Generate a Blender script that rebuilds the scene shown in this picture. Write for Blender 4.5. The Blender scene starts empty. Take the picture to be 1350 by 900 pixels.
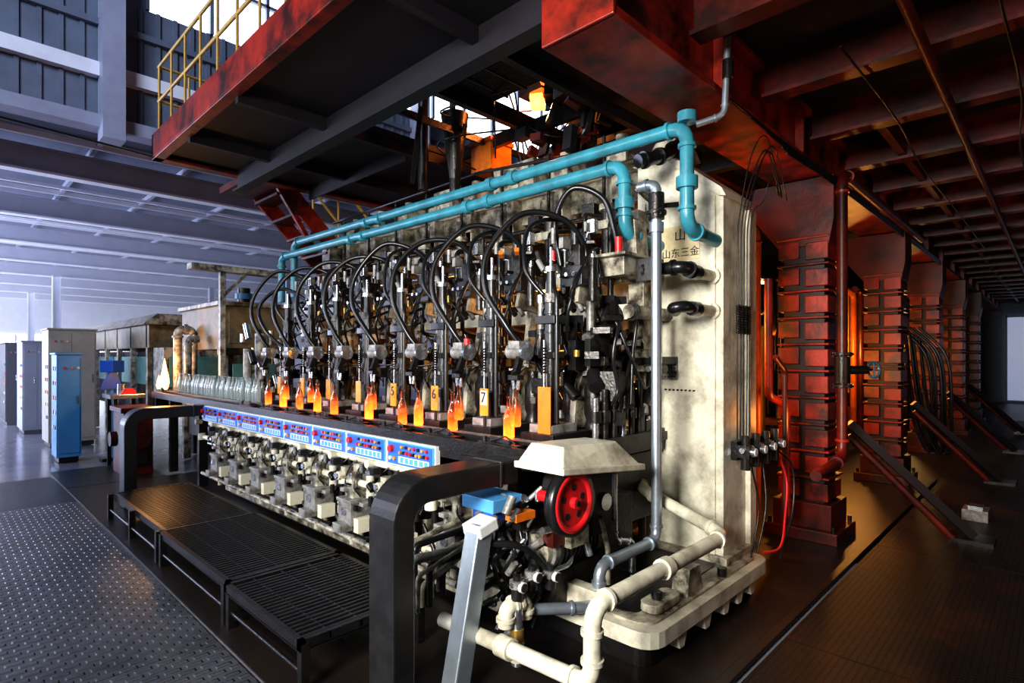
import bpy, math, random
from mathutils import Vector, Matrix, Euler
random.seed(7)
S=bpy.context.scene
COL=S.collection
# ------------------------------------------------------------ materials
def M(name,col,rough=.5,metal=0.,grime=.4,gcol=(.02,.016,.012),scale=5.,bump=.12,emit=None,es=0.,lo=.42,hi=.68):
    m=bpy.data.materials.new(name); m.use_nodes=True
    nt=m.node_tree; N=nt.nodes; L=nt.links
    p=N['Principled BSDF']
    p.inputs['Roughness'].default_value=rough; p.inputs['Metallic'].default_value=metal
    tc=N.new('ShaderNodeTexCoord')
    n1=N.new('ShaderNodeTexNoise'); n1.inputs['Scale'].default_value=scale; n1.inputs['Detail'].default_value=7; n1.inputs['Roughness'].default_value=.65
    L.new(tc.outputs['Object'],n1.inputs['Vector'])
    mr=N.new('ShaderNodeMapRange'); mr.inputs[1].default_value=lo; mr.inputs[2].default_value=hi; mr.inputs[3].default_value=0; mr.inputs[4].default_value=grime
    L.new(n1.outputs['Fac'],mr.inputs[0])
    mx=N.new('ShaderNodeMix'); mx.data_type='RGBA'
    mx.inputs[6].default_value=(*col,1); mx.inputs[7].default_value=(*gcol,1)
    L.new(mr.outputs[0],mx.inputs[0]); L.new(mx.outputs[2],p.inputs['Base Color'])
    if bump>0:
        n2=N.new('ShaderNodeTexNoise'); n2.inputs['Scale'].default_value=scale*7; n2.inputs['Detail'].default_value=4
        L.new(tc.outputs['Object'],n2.inputs['Vector'])
        b=N.new('ShaderNodeBump'); b.inputs['Strength'].default_value=bump; b.inputs['Distance'].default_value=.01
        L.new(n2.outputs['Fac'],b.inputs['Height']); L.new(b.outputs[0],p.inputs['Normal'])
    if emit:
        p.inputs['Emission Color'].default_value=(*emit,1); p.inputs['Emission Strength'].default_value=es
    return m
cream=M('cream_paint',(.70,.66,.52),.42,0,.88,(.11,.08,.045),5.,.18,lo=.43,hi=.76)
creamd=M('cream_paint_oily',(.47,.43,.33),.36,0,.95,(.03,.022,.014),9.,.25,lo=.39,hi=.61)
black=M('black_paint',(.010,.010,.011),.34,0,.3,(.04,.035,.03),8,.1)
rubber=M('black_rubber',(.008,.008,.009),.3,0,.2,(.02,.02,.02),12,.03)
dsteel=M('dark_oily_steel',(.045,.042,.04),.3,.75,.6,(.012,.010,.008),10,.3)
steel=M('bright_steel',(.60,.62,.65),.25,.9,.45,(.12,.1,.08),9,.1)
galv=M('galvanised_steel',(.42,.48,.54),.35,.75,.4,(.2,.2,.2),7,.08)
grey=M('grey_cast_metal',(.32,.31,.29),.42,.3,.8,(.04,.03,.02),14,.25)
brass=M('brass_fitting',(.55,.34,.08),.35,.7,.4,(.1,.06,.02),9,.1)
red=M('red_steel_paint',(.31,.020,.007),.38,0,.94,(.016,.004,.003),3.5,.2,lo=.40,hi=.62)
redd=M('dark_red_steel_paint',(.11,.008,.004),.4,0,.9,(.010,.003,.002),3.,.2,lo=.38,hi=.62)
redb=M('bright_red_paint',(.62,.015,.02),.35,0,.3,(.1,.01,.01),8,.05)
under=M('dark_deck_steel',(.018,.016,.021),.5,.2,.6,(.008,.006,.007),2.5,.1)  # near-black steel shared by deck underside, column cores and braces
teal=M('teal_pipe_paint',(.045,.28,.36),.33,0,.65,(.03,.10,.13),7,.05)
yellow=M('yellow_rail_paint',(.55,.34,.05),.4,0,.4,(.15,.08,.02),8,.05)
orange=M('orange_plate_paint',(.72,.18,.01),.4,0,.5,(.25,.05,.01),12,.05)
yplate=M('yellow_plate_paint',(.62,.28,.02),.45,0,.6,(.2,.08,.01),12,.05)
blue=M('blue_panel_paint',(.03,.13,.62),.35,0,.2,(.02,.05,.2),8,.02)
lblue=M('light_blue_cabinet_paint',(.08,.33,.66),.4,0,.3,(.1,.2,.35),5,.03)
white=M('white_enamel',(.74,.74,.74),.4,0,.25,(.3,.28,.25),10,.02)
signm=M('sign_plate',(.66,.56,.34),.4,0,.5,(.3,.22,.1),10,.02)
greenp=M('green_panel_paint',(.12,.30,.26),.4,0,.5,(.04,.08,.07),6,.05)
flame=M('burner_flame',(1,.5,.2),.5,0,0,bump=0,emit=(1,.42,.10),es=7)
furnace=M('furnace_glow',(1,.2,.05),.5,0,.3,(.2,.02,0),12,.0,emit=(1,.14,.015),es=16)
winm=M('daylight_window_glass',(.8,.85,1),.3,0,0,bump=0,emit=(.80,.87,1),es=4.5)
winf=M('hazy_window_glass',(.8,.85,1),.3,0,0,bump=0,emit=(.60,.68,1),es=.3)
lampm=M('lamp_tube',(1,.8,.4),.3,0,0,bump=0,emit=(1,.62,.2),es=8)
wallm=M('blue_grey_cladding',(.15,.18,.24),.6,0,.5,(.08,.10,.13),2,.05)
lav=M('lavender_beam_paint',(.35,.37,.47),.5,0,.4,(.18,.20,.28),2,.05)
flang=M('white_flange_paint',(.84,.85,.92),.5,0,.3,(.4,.42,.5),2,.03)
roofm=M('bay_roof_sheet',(.14,.155,.22),.6,0,.4,(.08,.09,.13),1.5,.05)
conc=M('polished_concrete',(.26,.26,.30),.2,0,.6,(.10,.10,.13),1.2,.08)
refr=M('refractory_brick',(.10,.04,.02),.7,0,.7,(.02,.01,.006),4,.4)
rusty=M('rusty_orange_pipe',(.60,.14,.02),.4,.1,.5,(.15,.03,.01),6,.2)
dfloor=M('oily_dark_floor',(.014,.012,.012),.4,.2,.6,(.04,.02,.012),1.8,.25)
brn=M('brown_panel',(.22,.17,.09),.5,0,.8,(.04,.03,.015),5,.1)
def glassmat(name,c,t,hotz=None):
    m=bpy.data.materials.new(name); m.use_nodes=True
    nt=m.node_tree;N=nt.nodes;L=nt.links
    p=N['Principled BSDF']
    p.inputs['Base Color'].default_value=(*c,1); p.inputs['Roughness'].default_value=.06
    p.inputs['Transmission Weight'].default_value=t; p.inputs['IOR'].default_value=1.3
    if hotz:
        # glass still glowing: hottest in the thick base, fading up the neck
        tc=N.new('ShaderNodeTexCoord');sp=N.new('ShaderNodeSeparateXYZ');L.new(tc.outputs['Object'],sp.inputs[0])
        mr=N.new('ShaderNodeMapRange');mr.inputs[1].default_value=hotz[0];mr.inputs[2].default_value=hotz[1];mr.inputs[3].default_value=1;mr.inputs[4].default_value=.02
        L.new(sp.outputs[2],mr.inputs[0])
        nz=N.new('ShaderNodeTexNoise');nz.inputs['Scale'].default_value=14;L.new(tc.outputs['Object'],nz.inputs['Vector'])
        a=N.new('ShaderNodeMath');a.operation='POWER';a.inputs[1].default_value=1.7;L.new(mr.outputs[0],a.inputs[0])
        d=N.new('ShaderNodeMath');d.operation='MULTIPLY';L.new(a.outputs[0],d.inputs[0]);L.new(nz.outputs['Fac'],d.inputs[1])
        e=N.new('ShaderNodeMath');e.operation='MULTIPLY';e.inputs[1].default_value=hotz[2];L.new(d.outputs[0],e.inputs[0])
        L.new(e.outputs[0],p.inputs['Emission Strength']);p.inputs['Emission Color'].default_value=(1,.13,.012,1)
    return m
glass=glassmat('clear_bottle_glass',(.92,.98,.96),.85)
hglass=glassmat('hot_bottle_glass',(1,.72,.55),1.0,(1.11,1.33,4.2))
hglass2=glassmat('cooling_bottle_glass',(1,.78,.62),1.0,(1.11,1.28,2.2))
def treadmat(name,col,rough,sx,bw,bh,gc=(.03,.03,.03),ms=.06,lo=.42,hi=.68):
    m=M(name,col,rough,.3,.8,gc,1.6,.0,lo=lo,hi=hi)
    nt=m.node_tree;N=nt.nodes;L=nt.links;p=N['Principled BSDF']
    tc=N.new('ShaderNodeTexCoord')
    br=N.new('ShaderNodeTexBrick'); br.inputs['Scale'].default_value=sx; br.inputs['Brick Width'].default_value=bw; br.inputs['Row Height'].default_value=bh
    br.inputs['Mortar Size'].default_value=ms; br.inputs['Mortar Smooth'].default_value=.4; br.inputs['Color1'].default_value=(1,1,1,1); br.inputs['Color2'].default_value=(1,1,1,1); br.inputs['Mortar'].default_value=(0,0,0,1)
    L.new(tc.outputs['Object'],br.inputs['Vector'])
    b=N.new('ShaderNodeBump'); b.inputs['Strength'].default_value=1; b.inputs['Distance'].default_value=.02
    L.new(br.outputs['Color'],b.inputs['Height']); L.new(b.outputs[0],p.inputs['Normal'])
    return m
tread=treadmat('tread_plate',(.09,.095,.11),.40,4.,.40,.24,(.03,.031,.036),.07)
tread2=treadmat('dark_tread_plate_rust_glow',(.014,.010,.008),.5,9.,.3,.3,(.10,.032,.006),.04,.53,.70)  # orange-brown patches paint orange reflections and rust into the plate colour

# ------------------------------------------------------------ mesh builder
class B:
    def __init__(s,name,parent=None,bev=0.):
        s.n=name;s.p=parent;s.bev=bev;s.v=[];s.f=[];s.m=[];s.s=[];s.mats=[]
    def mi(s,m):
        if m not in s.mats: s.mats.append(m)
        return s.mats.index(m)
    def add(s,vs,fs,m,sm=False):
        o=len(s.v);k=s.mi(m);s.v+= [tuple(x) for x in vs]
        for f in fs:
            s.f.append([i+o for i in f]); s.m.append(k); s.s.append(sm if isinstance(sm,bool) else False)
    def box(s,x0,x1,y0,y1,z0,z1,m):
        vs=[(x,y,z) for x in(x0,x1) for y in(y0,y1) for z in(z0,z1)]
        s.add(vs,[(0,1,3,2),(4,6,7,5),(0,4,5,1),(2,3,7,6),(0,2,6,4),(1,5,7,3)],m)
    def ob(s,c,sz,m,rot=(0,0,0)):
        R=Euler([math.radians(a) for a in rot]).to_matrix();c=Vector(c)
        vs=[c+R@Vector((x*sz[0]/2,y*sz[1]/2,z*sz[2]/2)) for x in(-1,1) for y in(-1,1) for z in(-1,1)]
        s.add(vs,[(0,1,3,2),(4,6,7,5),(0,4,5,1),(2,3,7,6),(0,2,6,4),(1,5,7,3)],m)
    def bar(s,p0,p1,w,h,m,up=(0,0,1)):
        p0=Vector(p0);p1=Vector(p1);d=(p1-p0).normalized();u=Vector(up)
        a=d.cross(u)
        if a.length<1e-3:a=d.cross(Vector((1,0,0)))
        a.normalize();b=a.cross(d)
        vs=[p+a*w/2*i+b*h/2*j for p in(p0,p1) for i in(-1,1) for j in(-1,1)]
        s.add(vs,[(0,1,3,2),(4,6,7,5),(0,4,5,1),(2,3,7,6),(0,2,6,4),(1,5,7,3)],m)
    def ring(s,c,d,r,n):
        d=d.normalized();a=d.cross(Vector((0,0,1)))
        if a.length<1e-3:a=Vector((1,0,0))
        a.normalize();b=d.cross(a)
        return [c+a*r*math.cos(2*math.pi*i/n)+b*r*math.sin(2*math.pi*i/n) for i in range(n)]
    def cyl(s,p0,p1,r,m,n=12,r2=None,cap=True):
        p0=Vector(p0);p1=Vector(p1);d=p1-p0;r2=r if r2 is None else r2
        vs=s.ring(p0,d,r,n)+s.ring(p1,d,r2,n)
        s.add(vs,[(i,(i+1)%n,n+(i+1)%n,n+i) for i in range(n)],m,True)
        if cap: s.add(vs,[tuple(range(n))[::-1],tuple(range(n,2*n))],m)
    def path(s,P,r,m,n=10):
        P=[Vector(p) for p in P];k=len(P);vs=[];a=None
        for i in range(k):
            d=(P[min(i+1,k-1)]-P[max(i-1,0)]).normalized()
            if a is None:
                a=d.cross(Vector((0,0,1)))
                if a.length<1e-3:a=Vector((1,0,0))
            a=(a-d*a.dot(d))
            if a.length<1e-4:a=d.orthogonal()
            a.normalize();b=d.cross(a)
            vs+=[P[i]+a*r*math.cos(2*math.pi*j/n)+b*r*math.sin(2*math.pi*j/n) for j in range(n)]
        fs=[(i*n+j,i*n+(j+1)%n,(i+1)*n+(j+1)%n,(i+1)*n+j) for i in range(k-1) for j in range(n)]
        s.add(vs,fs,m,True)
        s.add(vs[:n]+vs[-n:],[tuple(range(n))[::-1],tuple(range(n,2*n))],m)
    def tube(s,P,r,m,R=None,n=10,fl=None):
        P=[Vector(p) for p in P];R=r*2.2 if R is None else R
        out=[P[0]]
        for i in range(1,len(P)-1):
            a=P[i-1]-P[i];b=P[i+1]-P[i];q=min(R,a.length*.48,b.length*.48)
            A=P[i]+a.normalized()*q;C=P[i]+b.normalized()*q
            for t in(0,.2,.4,.6,.8,1): out.append(A*(1-t)**2+P[i]*2*t*(1-t)+C*t*t)
            if fl:
                s.cyl(A+a.normalized()*.5*r,A,r*1.28,fl,n+2);s.cyl(C,C+b.normalized()*.5*r,r*1.28,fl,n+2)
        out.append(P[-1]);s.path(out,r,m,n)
    def hose(s,P,r,m,n=8,k=7):
        P=[Vector(p) for p in P];Q=[P[0]*2-P[1]]+P+[P[-1]*2-P[-2]];out=[]
        for i in range(1,len(Q)-2):
            a,b,c,d=Q[i-1:i+3]
            for j in range(k):
                t=j/k;out.append(.5*((2*b)+(c-a)*t+(2*a-5*b+4*c-d)*t*t+(-a+3*b-3*c+d)*t**3))
        out.append(P[-1]);s.path(out,r,m,n)
    def lathe(s,c,prof,m,n=14,ax=(0,0,1)):
        c=Vector(c);ax=Vector(ax).normalized();vs=[]
        for r,z in prof: vs+=s.ring(c+ax*z,ax,max(r,1e-4),n)
        k=len(prof)
        s.add(vs,[(i*n+j,i*n+(j+1)%n,(i+1)*n+(j+1)%n,(i+1)*n+j) for i in range(k-1) for j in range(n)],m,True)
    def prism(s,poly,ax,a0,a1,m):
        def q(p,a): return {'x':(a,p[0],p[1]),'y':(p[0],a,p[1]),'z':(p[0],p[1],a)}[ax]
        n=len(poly);vs=[q(p,a0) for p in poly]+[q(p,a1) for p in poly]
        s.add(vs,[tuple(range(n)),tuple(range(n,2*n))[::-1]]+[(i,n+i,n+(i+1)%n,(i+1)%n) for i in range(n)],m)
    def flange(s,c,ax,r,m,t=.018,bolts=6):
        c=Vector(c);ax=Vector(ax).normalized();s.cyl(c-ax*t/2,c+ax*t/2,r,m,16)
        for q in s.ring(c,ax,r*.78,bolts): s.cyl(q-ax*t,q+ax*t,r*.12,m,6)
    def done(s,loc=None):
        me=bpy.data.meshes.new(s.n);me.from_pydata(s.v,[],s.f)
        for m in s.mats: me.materials.append(m)
        me.polygons.foreach_set('material_index',s.m);me.polygons.foreach_set('use_smooth',s.s)
        me.update()
        import bmesh
        bm=bmesh.new();bm.from_mesh(me);bmesh.ops.recalc_face_normals(bm,faces=bm.faces);bm.to_mesh(me);bm.free()
        o=bpy.data.objects.new(s.n,me);COL.objects.link(o)
        if s.p:o.parent=s.p
        if loc:o.location=loc
        if s.bev:
            b=o.modifiers.new('bevel','BEVEL');b.width=s.bev;b.segments=2;b.limit_method='ANGLE';b.angle_limit=math.radians(50)
        return o
def empty(name):
    e=bpy.data.objects.new(name,None);e.empty_display_size=.1;COL.objects.link(e);return e
def inst(o,name,loc,parent=None):
    c=bpy.data.objects.new(name,o.data);c.location=loc;COL.objects.link(c)
    if parent:c.parent=parent
    for m in o.modifiers:
        n=c.modifiers.new(m.name,m.type)
        if m.type=='BEVEL': n.width=m.width;n.segments=m.segments;n.limit_method='ANGLE';n.angle_limit=m.angle_limit
    return c
def text(s,parent,loc,size,m,name='lettering',rot=(90,0,-90)):
    cu=bpy.data.curves.new(name,'FONT');cu.body=s;cu.size=size;cu.extrude=.001;cu.align_x='CENTER';cu.align_y='CENTER'
    o=bpy.data.objects.new(name,cu);COL.objects.link(o);o.location=loc;o.rotation_euler=[math.radians(a) for a in rot]
    cu.materials.append(m)
    if parent:o.parent=parent
    return o

# ------------------------------------------------------------ shell
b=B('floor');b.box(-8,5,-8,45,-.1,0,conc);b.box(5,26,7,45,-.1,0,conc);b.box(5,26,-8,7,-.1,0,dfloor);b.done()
b=B('tread_plate_floor');
for i in range(3):
    for j in range(6):
        x0=-2.6+i*1.24;y0=-1.0+j*1.46
        b.box(x0,x0+1.232,y0,y0+1.452,0.0,.014,tread)
b.done()
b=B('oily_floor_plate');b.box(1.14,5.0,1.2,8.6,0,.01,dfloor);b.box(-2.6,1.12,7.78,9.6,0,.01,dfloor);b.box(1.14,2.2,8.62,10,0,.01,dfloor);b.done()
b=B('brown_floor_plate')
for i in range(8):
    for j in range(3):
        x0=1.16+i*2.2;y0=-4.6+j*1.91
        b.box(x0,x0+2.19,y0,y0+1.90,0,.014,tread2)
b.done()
b=B('wall_left');b.box(-8.1,-8,-8,45,0,10.5,wallm);b.done()
b=B('wall_near');b.box(-8,26,-8.1,-8,0,10.5,wallm);b.done()
b=B('wall_right');b.box(26,26.1,-8,45,0,10.5,wallm);b.done()
b=B('window_1');b.box(25.9,25.98,-2.5,1.4,.1,3.0,winf)
for k in range(5): b.box(25.84,25.9,-2.5+k*.96,-2.42+k*.96,.1,3.0,lav)
b.box(25.84,25.9,-2.5,1.4,2.95,3.02,lav)
b.done()
b=B('wall_upper')
b.box(-8,26,11,11.12,5.35,7.4,wallm);b.box(-8,2.5,11,11.12,7.4,10.5,wallm)
b.box(2.5,26,11,11.12,9.3,10.5,wallm)
for k in range(130): b.box(-8+k*.26,-7.94+k*.26,10.97,11.0,5.4,7.4,wallm)
b.box(-8,26,10.85,11.0,6.02,6.24,flang)
b.box(-8,26,10.9,11.0,6.85,6.95,wallm)
b.box(-8,26,10.8,11.15,5.2,5.4,lav)
for x in(2.0,8,14,20): b.box(x-.15,x+.15,10.6,10.98,5.0,10.5,lav)
b.done()
b=B('window_2');b.box(2.5,26,11.03,11.08,7.4,9.3,winm)
for k in range(24): b.box(2.5+k*1.0,2.56+k*1.0,10.95,11.03,7.4,9.3,wallm)
b.box(2.5,26,10.95,11.03,8.3,8.36,wallm);b.done()
b=B('ceiling');b.box(-8,26,-8,11,10.5,10.6,roofm);b.done()
b=B('ceiling_low_bay');b.box(-8,26,11,45,5.35,5.45,roofm);clb=b.done()
b=B('wall_far');b.box(-8,26,45,45.1,0,5.4,flang);b.done()
b=B('window_3');b.box(-4,15,44.9,44.98,.9,2.9,winm)
for k in range(13): b.box(-4+k*1.5,-3.9+k*1.5,44.84,44.9,.9,2.9,lav)
b.done()
b=B('partition_wall');b.box(16,16.1,11.1,44.8,0,5.3,lav);b.done()
for k in range(8):
    b=B('ceiling_beam');y=12.6+k*4.0
    b.box(-8,26,y-.02,y+.02,4.78,5.15,lav);b.box(-8,26,y-.12,y+.12,4.74,4.78,flang);b.box(-8,26,y-.12,y+.12,5.15,5.18,lav)
    for j in range(14):
        x=-6+j*2.4
        b.bar((x,y,4.9),(x+.5,y+1.2,5.3),.05,.05,flang)
    if k: b.box(-7,15,y-2.06,y-2.0,5.0,5.06,flang)
    b.done()
b=B('ceiling_purlins')
for j in range(22): b.box(-7+j*1.5,-6.93+j*1.5,11.2,44.8,5.24,5.34,lav)
for k in range(16): b.box(-8,26,12+k*2.0,12.06+k*2.0,5.2,5.3,flang)
b.done()
b=B('roof_tie_rod');b.tube([(-1,9.0,4.5),(2.5,9.0,4.35),(7,9.0,4.3)],.015,dsteel,n=6);b.done()
for x,y in((3.4,28),(3.4,36),(9,20),(9,28)):
    b=B('bay_column');b.box(x-.12,x+.12,y-.02,y+.02,0,4.75,lav);b.box(x-.13,x-.1,y-.12,y+.12,0,4.75,lav);b.box(x+.1,x+.13,y-.12,y+.12,0,4.75,lav);b.done()
# real airborne haze (scattering volume) filling the long bay
hz=B('airborne_haze',clb)
hm=bpy.data.materials.new('thin_haze');hm.use_nodes=True;nt=hm.node_tree;nt.nodes.clear()
vo=nt.nodes.new('ShaderNodeVolumeScatter');vo.inputs['Density'].default_value=.024;vo.inputs['Color'].default_value=(.86,.88,1,1)
mo=nt.nodes.new('ShaderNodeOutputMaterial');nt.links.new(vo.outputs[0],mo.inputs['Volume'])
hz.box(-7.9,15.9,11.3,44.7,.02,5.18,hm);hz.done()

# ------------------------------------------------------------ mezzanine
mz=empty('mezzanine_platform')
b=B('deck',mz)
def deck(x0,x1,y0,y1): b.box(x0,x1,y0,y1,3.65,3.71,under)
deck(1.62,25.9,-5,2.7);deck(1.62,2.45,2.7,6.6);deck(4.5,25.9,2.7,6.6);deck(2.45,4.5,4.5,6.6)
b.done()
b=B('edge_channel',mz,.006)
b.box(1.57,1.62,-5,6.65,3.62,3.86,red);b.box(1.57,1.66,-5,6.65,3.60,3.63,red)
b.box(1.57,8,6.6,6.65,3.62,3.86,red);b.box(1.57,8,6.52,6.65,3.60,3.63,red)
b.done()
b=B('joists',mz)
for x in(2.38,4.55,5.4):
    b.box(x-.012,x+.012,2.0,6.55,3.44,3.65,under);b.box(x-.06,x+.06,2.0,6.55,3.42,3.44,under)
b.box(3.2,3.22,4.55,6.55,3.5,3.65,under)
for y in(2.62,4.55,5.7):
    b.box(1.64,4.6,y-.03,y+.03,3.55,3.65,under)
    b.box(4.6,8,y-.03,y+.03,3.5,3.65,redd)
for k in range(20):
    x=3.0+k*1.05
    b.box(x-.015,x+.015,-5,1.48,3.40,3.65,redd);b.box(x-.07,x+.07,-5,1.48,3.38,3.405,redd)
b.box(1.9,25.8,-.55,-.5,3.3,3.4,redd);b.box(5.2,25.8,1.0,1.06,3.42,3.6,redd)
b.done()
b=B('hole_clutter',mz)
for k in range(30): b.box(2.47+k*.024,2.478+k*.024,2.7,3.35,3.66,3.69,dsteel)
for y in(2.75,2.95,3.15,3.33): b.box(2.47,3.2,y,y+.015,3.655,3.685,dsteel)
b.box(2.45,4.5,3.36,3.42,3.58,3.72,dsteel);b.box(3.75,3.8,2.7,4.5,3.6,3.72,dsteel);b.box(2.45,4.5,3.98,4.01,3.64,3.70,dsteel)
b.tube([(3.3,4.4,3.2),(3.3,4.4,4.4),(3.7,4.2,5.2)],.05,dsteel,R=.2)
b.cyl((3.4,4.05,3.85),(3.4,4.05,3.25),.13,dsteel,16,.05);b.cyl((3.4,4.05,3.25),(3.4,4.05,3.1),.05,dsteel)
for k in range(3): b.bar((2.9+.5*k,3.9,3.72),(3.1+.5*k,4.3,3.2),.04,.03,dsteel)
b.tube([(3.5,4.2,3.3),(3.5,4.2,5.2)],.03,dsteel)
for k in range(50):
    x=random.uniform(3.5,4.5);y=random.uniform(2.7,3.5);z=random.uniform(3.4,4.3)
    b.ob((x,y,z),(random.uniform(.03,.2),random.uniform(.03,.16),random.uniform(.04,.2)),random.choice([dsteel,black,under,redd]),(random.uniform(0,30),0,random.uniform(0,90)))
for k in range(9):
    p=[(random.uniform(3,4.6),random.uniform(2.8,4.2),random.uniform(3.35,4.1)) for _ in range(3)]
    b.hose(p,.008,black,6)
b.box(3.72,4.0,3.9,4.18,3.40,3.68,orange);b.box(3.70,4.02,3.88,4.2,3.66,3.70,rusty)
b.cyl((3.86,3.95,3.3),(3.86,3.95,3.4),.06,dsteel)
b.done()
b=B('forehearth_glow',mz)
b.cyl((4.05,3.6,3.98),(4.05,3.6,4.06),.07,furnace);b.ob((4.12,3.66,4.08),(.18,.12,.05),furnace,(0,20,30));b.box(4.0,4.24,3.5,3.8,4.13,4.2,dsteel);b.box(4.1,4.6,3.45,3.5,3.9,4.2,dsteel);b.done()
b=B('furnace_forehearth',None,.01);b.box(4.6,7.5,1.9,3.3,3.95,4.9,refr);b.box(4.5,7.6,1.95,2.05,3.75,5.1,dsteel);b.box(4.5,7.6,3.2,3.35,3.75,5.1,dsteel)
b.box(4.5,4.6,1.9,3.3,4.1,4.3,redd);b.box(5,5.2,2,3.2,3.715,3.95,refr);b.box(7,7.2,2,3.2,3.715,3.95,refr);b.done()
b=B('red_girder',None,.006)
b.box(2.22,25.8,1.56,1.84,3.24,3.6,red);b.box(2.2,25.8,1.48,1.92,3.185,3.235,red);b.box(2.2,25.8,1.48,1.92,3.6,3.645,red)
for k in range(15): b.box(3.4+k*1.5,3.43+k*1.5,1.49,1.56,3.235,3.6,red)
b.box(2.19,2.22,1.48,1.92,3.185,3.64,red)
b.done()
rl=empty('safety_railing')
b=B('rail',rl)
ys=[6.58-.42*k for k in range(15)]
for z in(4.2,4.55): b.tube([(1.62,6.6,z),(1.62,.3,z)],.015,yellow)
for i,y in enumerate(ys): b.cyl((1.62,y,3.86),(1.62,y,4.55),.012,yellow)
for z in(4.2,4.55): b.tube([(1.62,6.6,z),(2.9,6.6,z)],.015,yellow)
for x in(1.9,2.25,2.6,2.9): b.cyl((x,6.6,3.86),(x,6.6,4.55),.012,yellow)
b.done()
st=empty('steel_staircase')
b=B('stair_flight',st)
for y in(6.75,7.45): b.bar((2.85,y,3.80),(6.6,y,.05),.04,.2,red)
for k in range(17):
    x=3.0+k*.21;b.box(x-.1,x+.12,6.76,7.44,3.55-k*.21,3.58-k*.21,redd)
b.box(2.5,3.0,6.66,7.5,3.62,3.7,redd);b.bar((2.9,6.75,3.65),(3.4,6.75,2.9),.05,.05,red)
for y in(6.75,7.45):
    b.tube([(2.9,y,4.6),(3.1,y,4.5),(6.5,y,1.1)],.018,yellow)
    for k in range(6): x=3.1+k*.6;b.cyl((x,y,3.5-k*.6),(x,y,4.5-k*.6),.014,yellow)
b.done()

# ------------------------------------------------------------ red support columns
def column(x,y=1.65):
    b=B('red_support_column',None,.006)
    b.box(x-.17,x+.17,y-.17,y+.17,0.0,3.18,under)
    z=.34
    while z<2.5:
        b.box(x-.205,x+.205,y-.205,y-.02,z,z+.15,red);b.box(x-.205,x+.205,y+.03,y+.205,z+.02,z+.17,red)
        b.box(x-.215,x+.215,y-.215,y+.215,z+.185,z+.205,red)
        z+=.235
    b.box(x-.3,x+.3,y-.3,y+.3,0,.10,redd);b.box(x-.24,x+.24,y-.24,y+.24,.1,.32,redd)
    b.prism([(y-.21,2.58),(y+.21,2.58),(y+.45,2.9),(y+.45,3.17),(y-.25,3.17),(y-.25,2.8)],'x',x-.2,x+.2,redd)
    for sx in(-.26,.26):
        for sy in(-.26,.26): b.cyl((x+sx,y+sy,.1),(x+sx,y+sy,.15),.02,dsteel,6)
    b.done()
for x in(5.6,8.7,11.8,14.9,18.0): column(x)
for x in(5.8,8.9,12.0,15.1):
    b=B('diagonal_brace');b.bar((x,1.38,1.0),(x+.45,.55,.06),.09,.07,under);b.box(x+.3,x+.6,.4,.7,0.014,.05,dsteel);b.cyl((x-.12,1.36,.9),(x+.1,.65,.1),.03,redd);b.done()
b=B('red_riser_pipe')
b.tube([(9,1.3,3.12),(5.25,1.3,3.12),(5.25,1.3,.75),(4.55,1.3,.72)],.042,redd,R=.15,fl=red)
b.flange((5.25,1.3,1.62),(0,0,1),.085,dsteel);b.flange((5.25,1.3,1.36),(0,0,1),.085,dsteel)
b.cyl((5.25,1.3,1.38),(5.25,1.3,1.6),.06,dsteel);b.cyl((5.25,1.3,1.49),(5.42,1.16,1.49),.035,dsteel);b.cyl((5.42,1.16,1.49),(5.46,1.13,1.49),.01,dsteel)
b.done()
hwm=M('dark_blue_paint',(.02,.12,.22),.4,0,.5,(.01,.02,.03),9,.05)
b=B('valve_handwheel')
c=Vector((5.47,1.12,1.49));ax=Vector((.78,-.62,0))
rg=b.ring(c,ax,.065,20);b.path(rg+[rg[0]],.010,hwm,6)
for q in rg[::5]: b.cyl(c,q,.007,hwm,6)
b.done()
b=B('glowing_vertical_pipes')
for x,y,r in((4.75,1.95,.055),(4.9,2.15,.04),(4.6,1.75,.035),(5.0,1.95,.03)):
    b.tube([(x,y,.3),(x,y,2.6),(x+.2,y+.4,2.9)],r,rusty,fl=red)
b.tube([(4.5,1.62,2.2),(4.5,1.62,1.3),(4.9,1.62,1.2),(4.9,1.62,.3)],.03,red)
b.tube([(4.5,1.5,.35),(4.5,1.5,1.5),(4.3,1.5,1.6)],.02,redd)
b.done()
b=B('background_pipework')
for k in range(60):
    x=random.uniform(6.2,18);y=random.uniform(2.1,4.0);z0=random.uniform(0,1);z1=random.uniform(1.8,3.1)
    b.tube([(x,y,z0),(x,y,z1),(x+random.uniform(-.8,.8),y,z1+.05)],random.uniform(.02,.07),random.choice([rusty,redd,dsteel,red,dsteel,yellow]),n=8)
for k in range(50):
    x=random.uniform(6.2,18);y=random.uniform(2.3,5);z=random.uniform(.0,2.4)
    b.box(x,x+random.uniform(.2,.8),y,y+random.uniform(.1,.6),z,z+random.uniform(.1,.5),random.choice([dsteel,redd,dsteel,under,rusty]))
b.done()
b=B('background_furnace_wall')
b.box(5.4,25,6.2,6.5,0,3.6,refr)
for k in range(13): b.box(5.8+k*1.45,5.95+k*1.45,6.1,6.2,0,3.6,redd)
for z in(.9,1.9,2.9): b.box(5.4,25,6.05,6.2,z,z+.12,redd)
b.done()
for i,(x,y,z) in enumerate(((6.9,2.6,2.5),(10.3,2.9,2.3),(13.6,2.8,2.0),(4.6,4.6,2.0))):
    b=B('work_lamp',mz);b.cyl((x-.15,y,z),(x+.15,y,z),.02,lampm);b.box(x-.18,x+.18,y-.04,y+.04,z+.03,z+.06,dsteel);b.cyl((x,y,z+.06),(x,y,3.64),.01,dsteel,6);b.done()
b=B('hanging_hoses')
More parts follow.
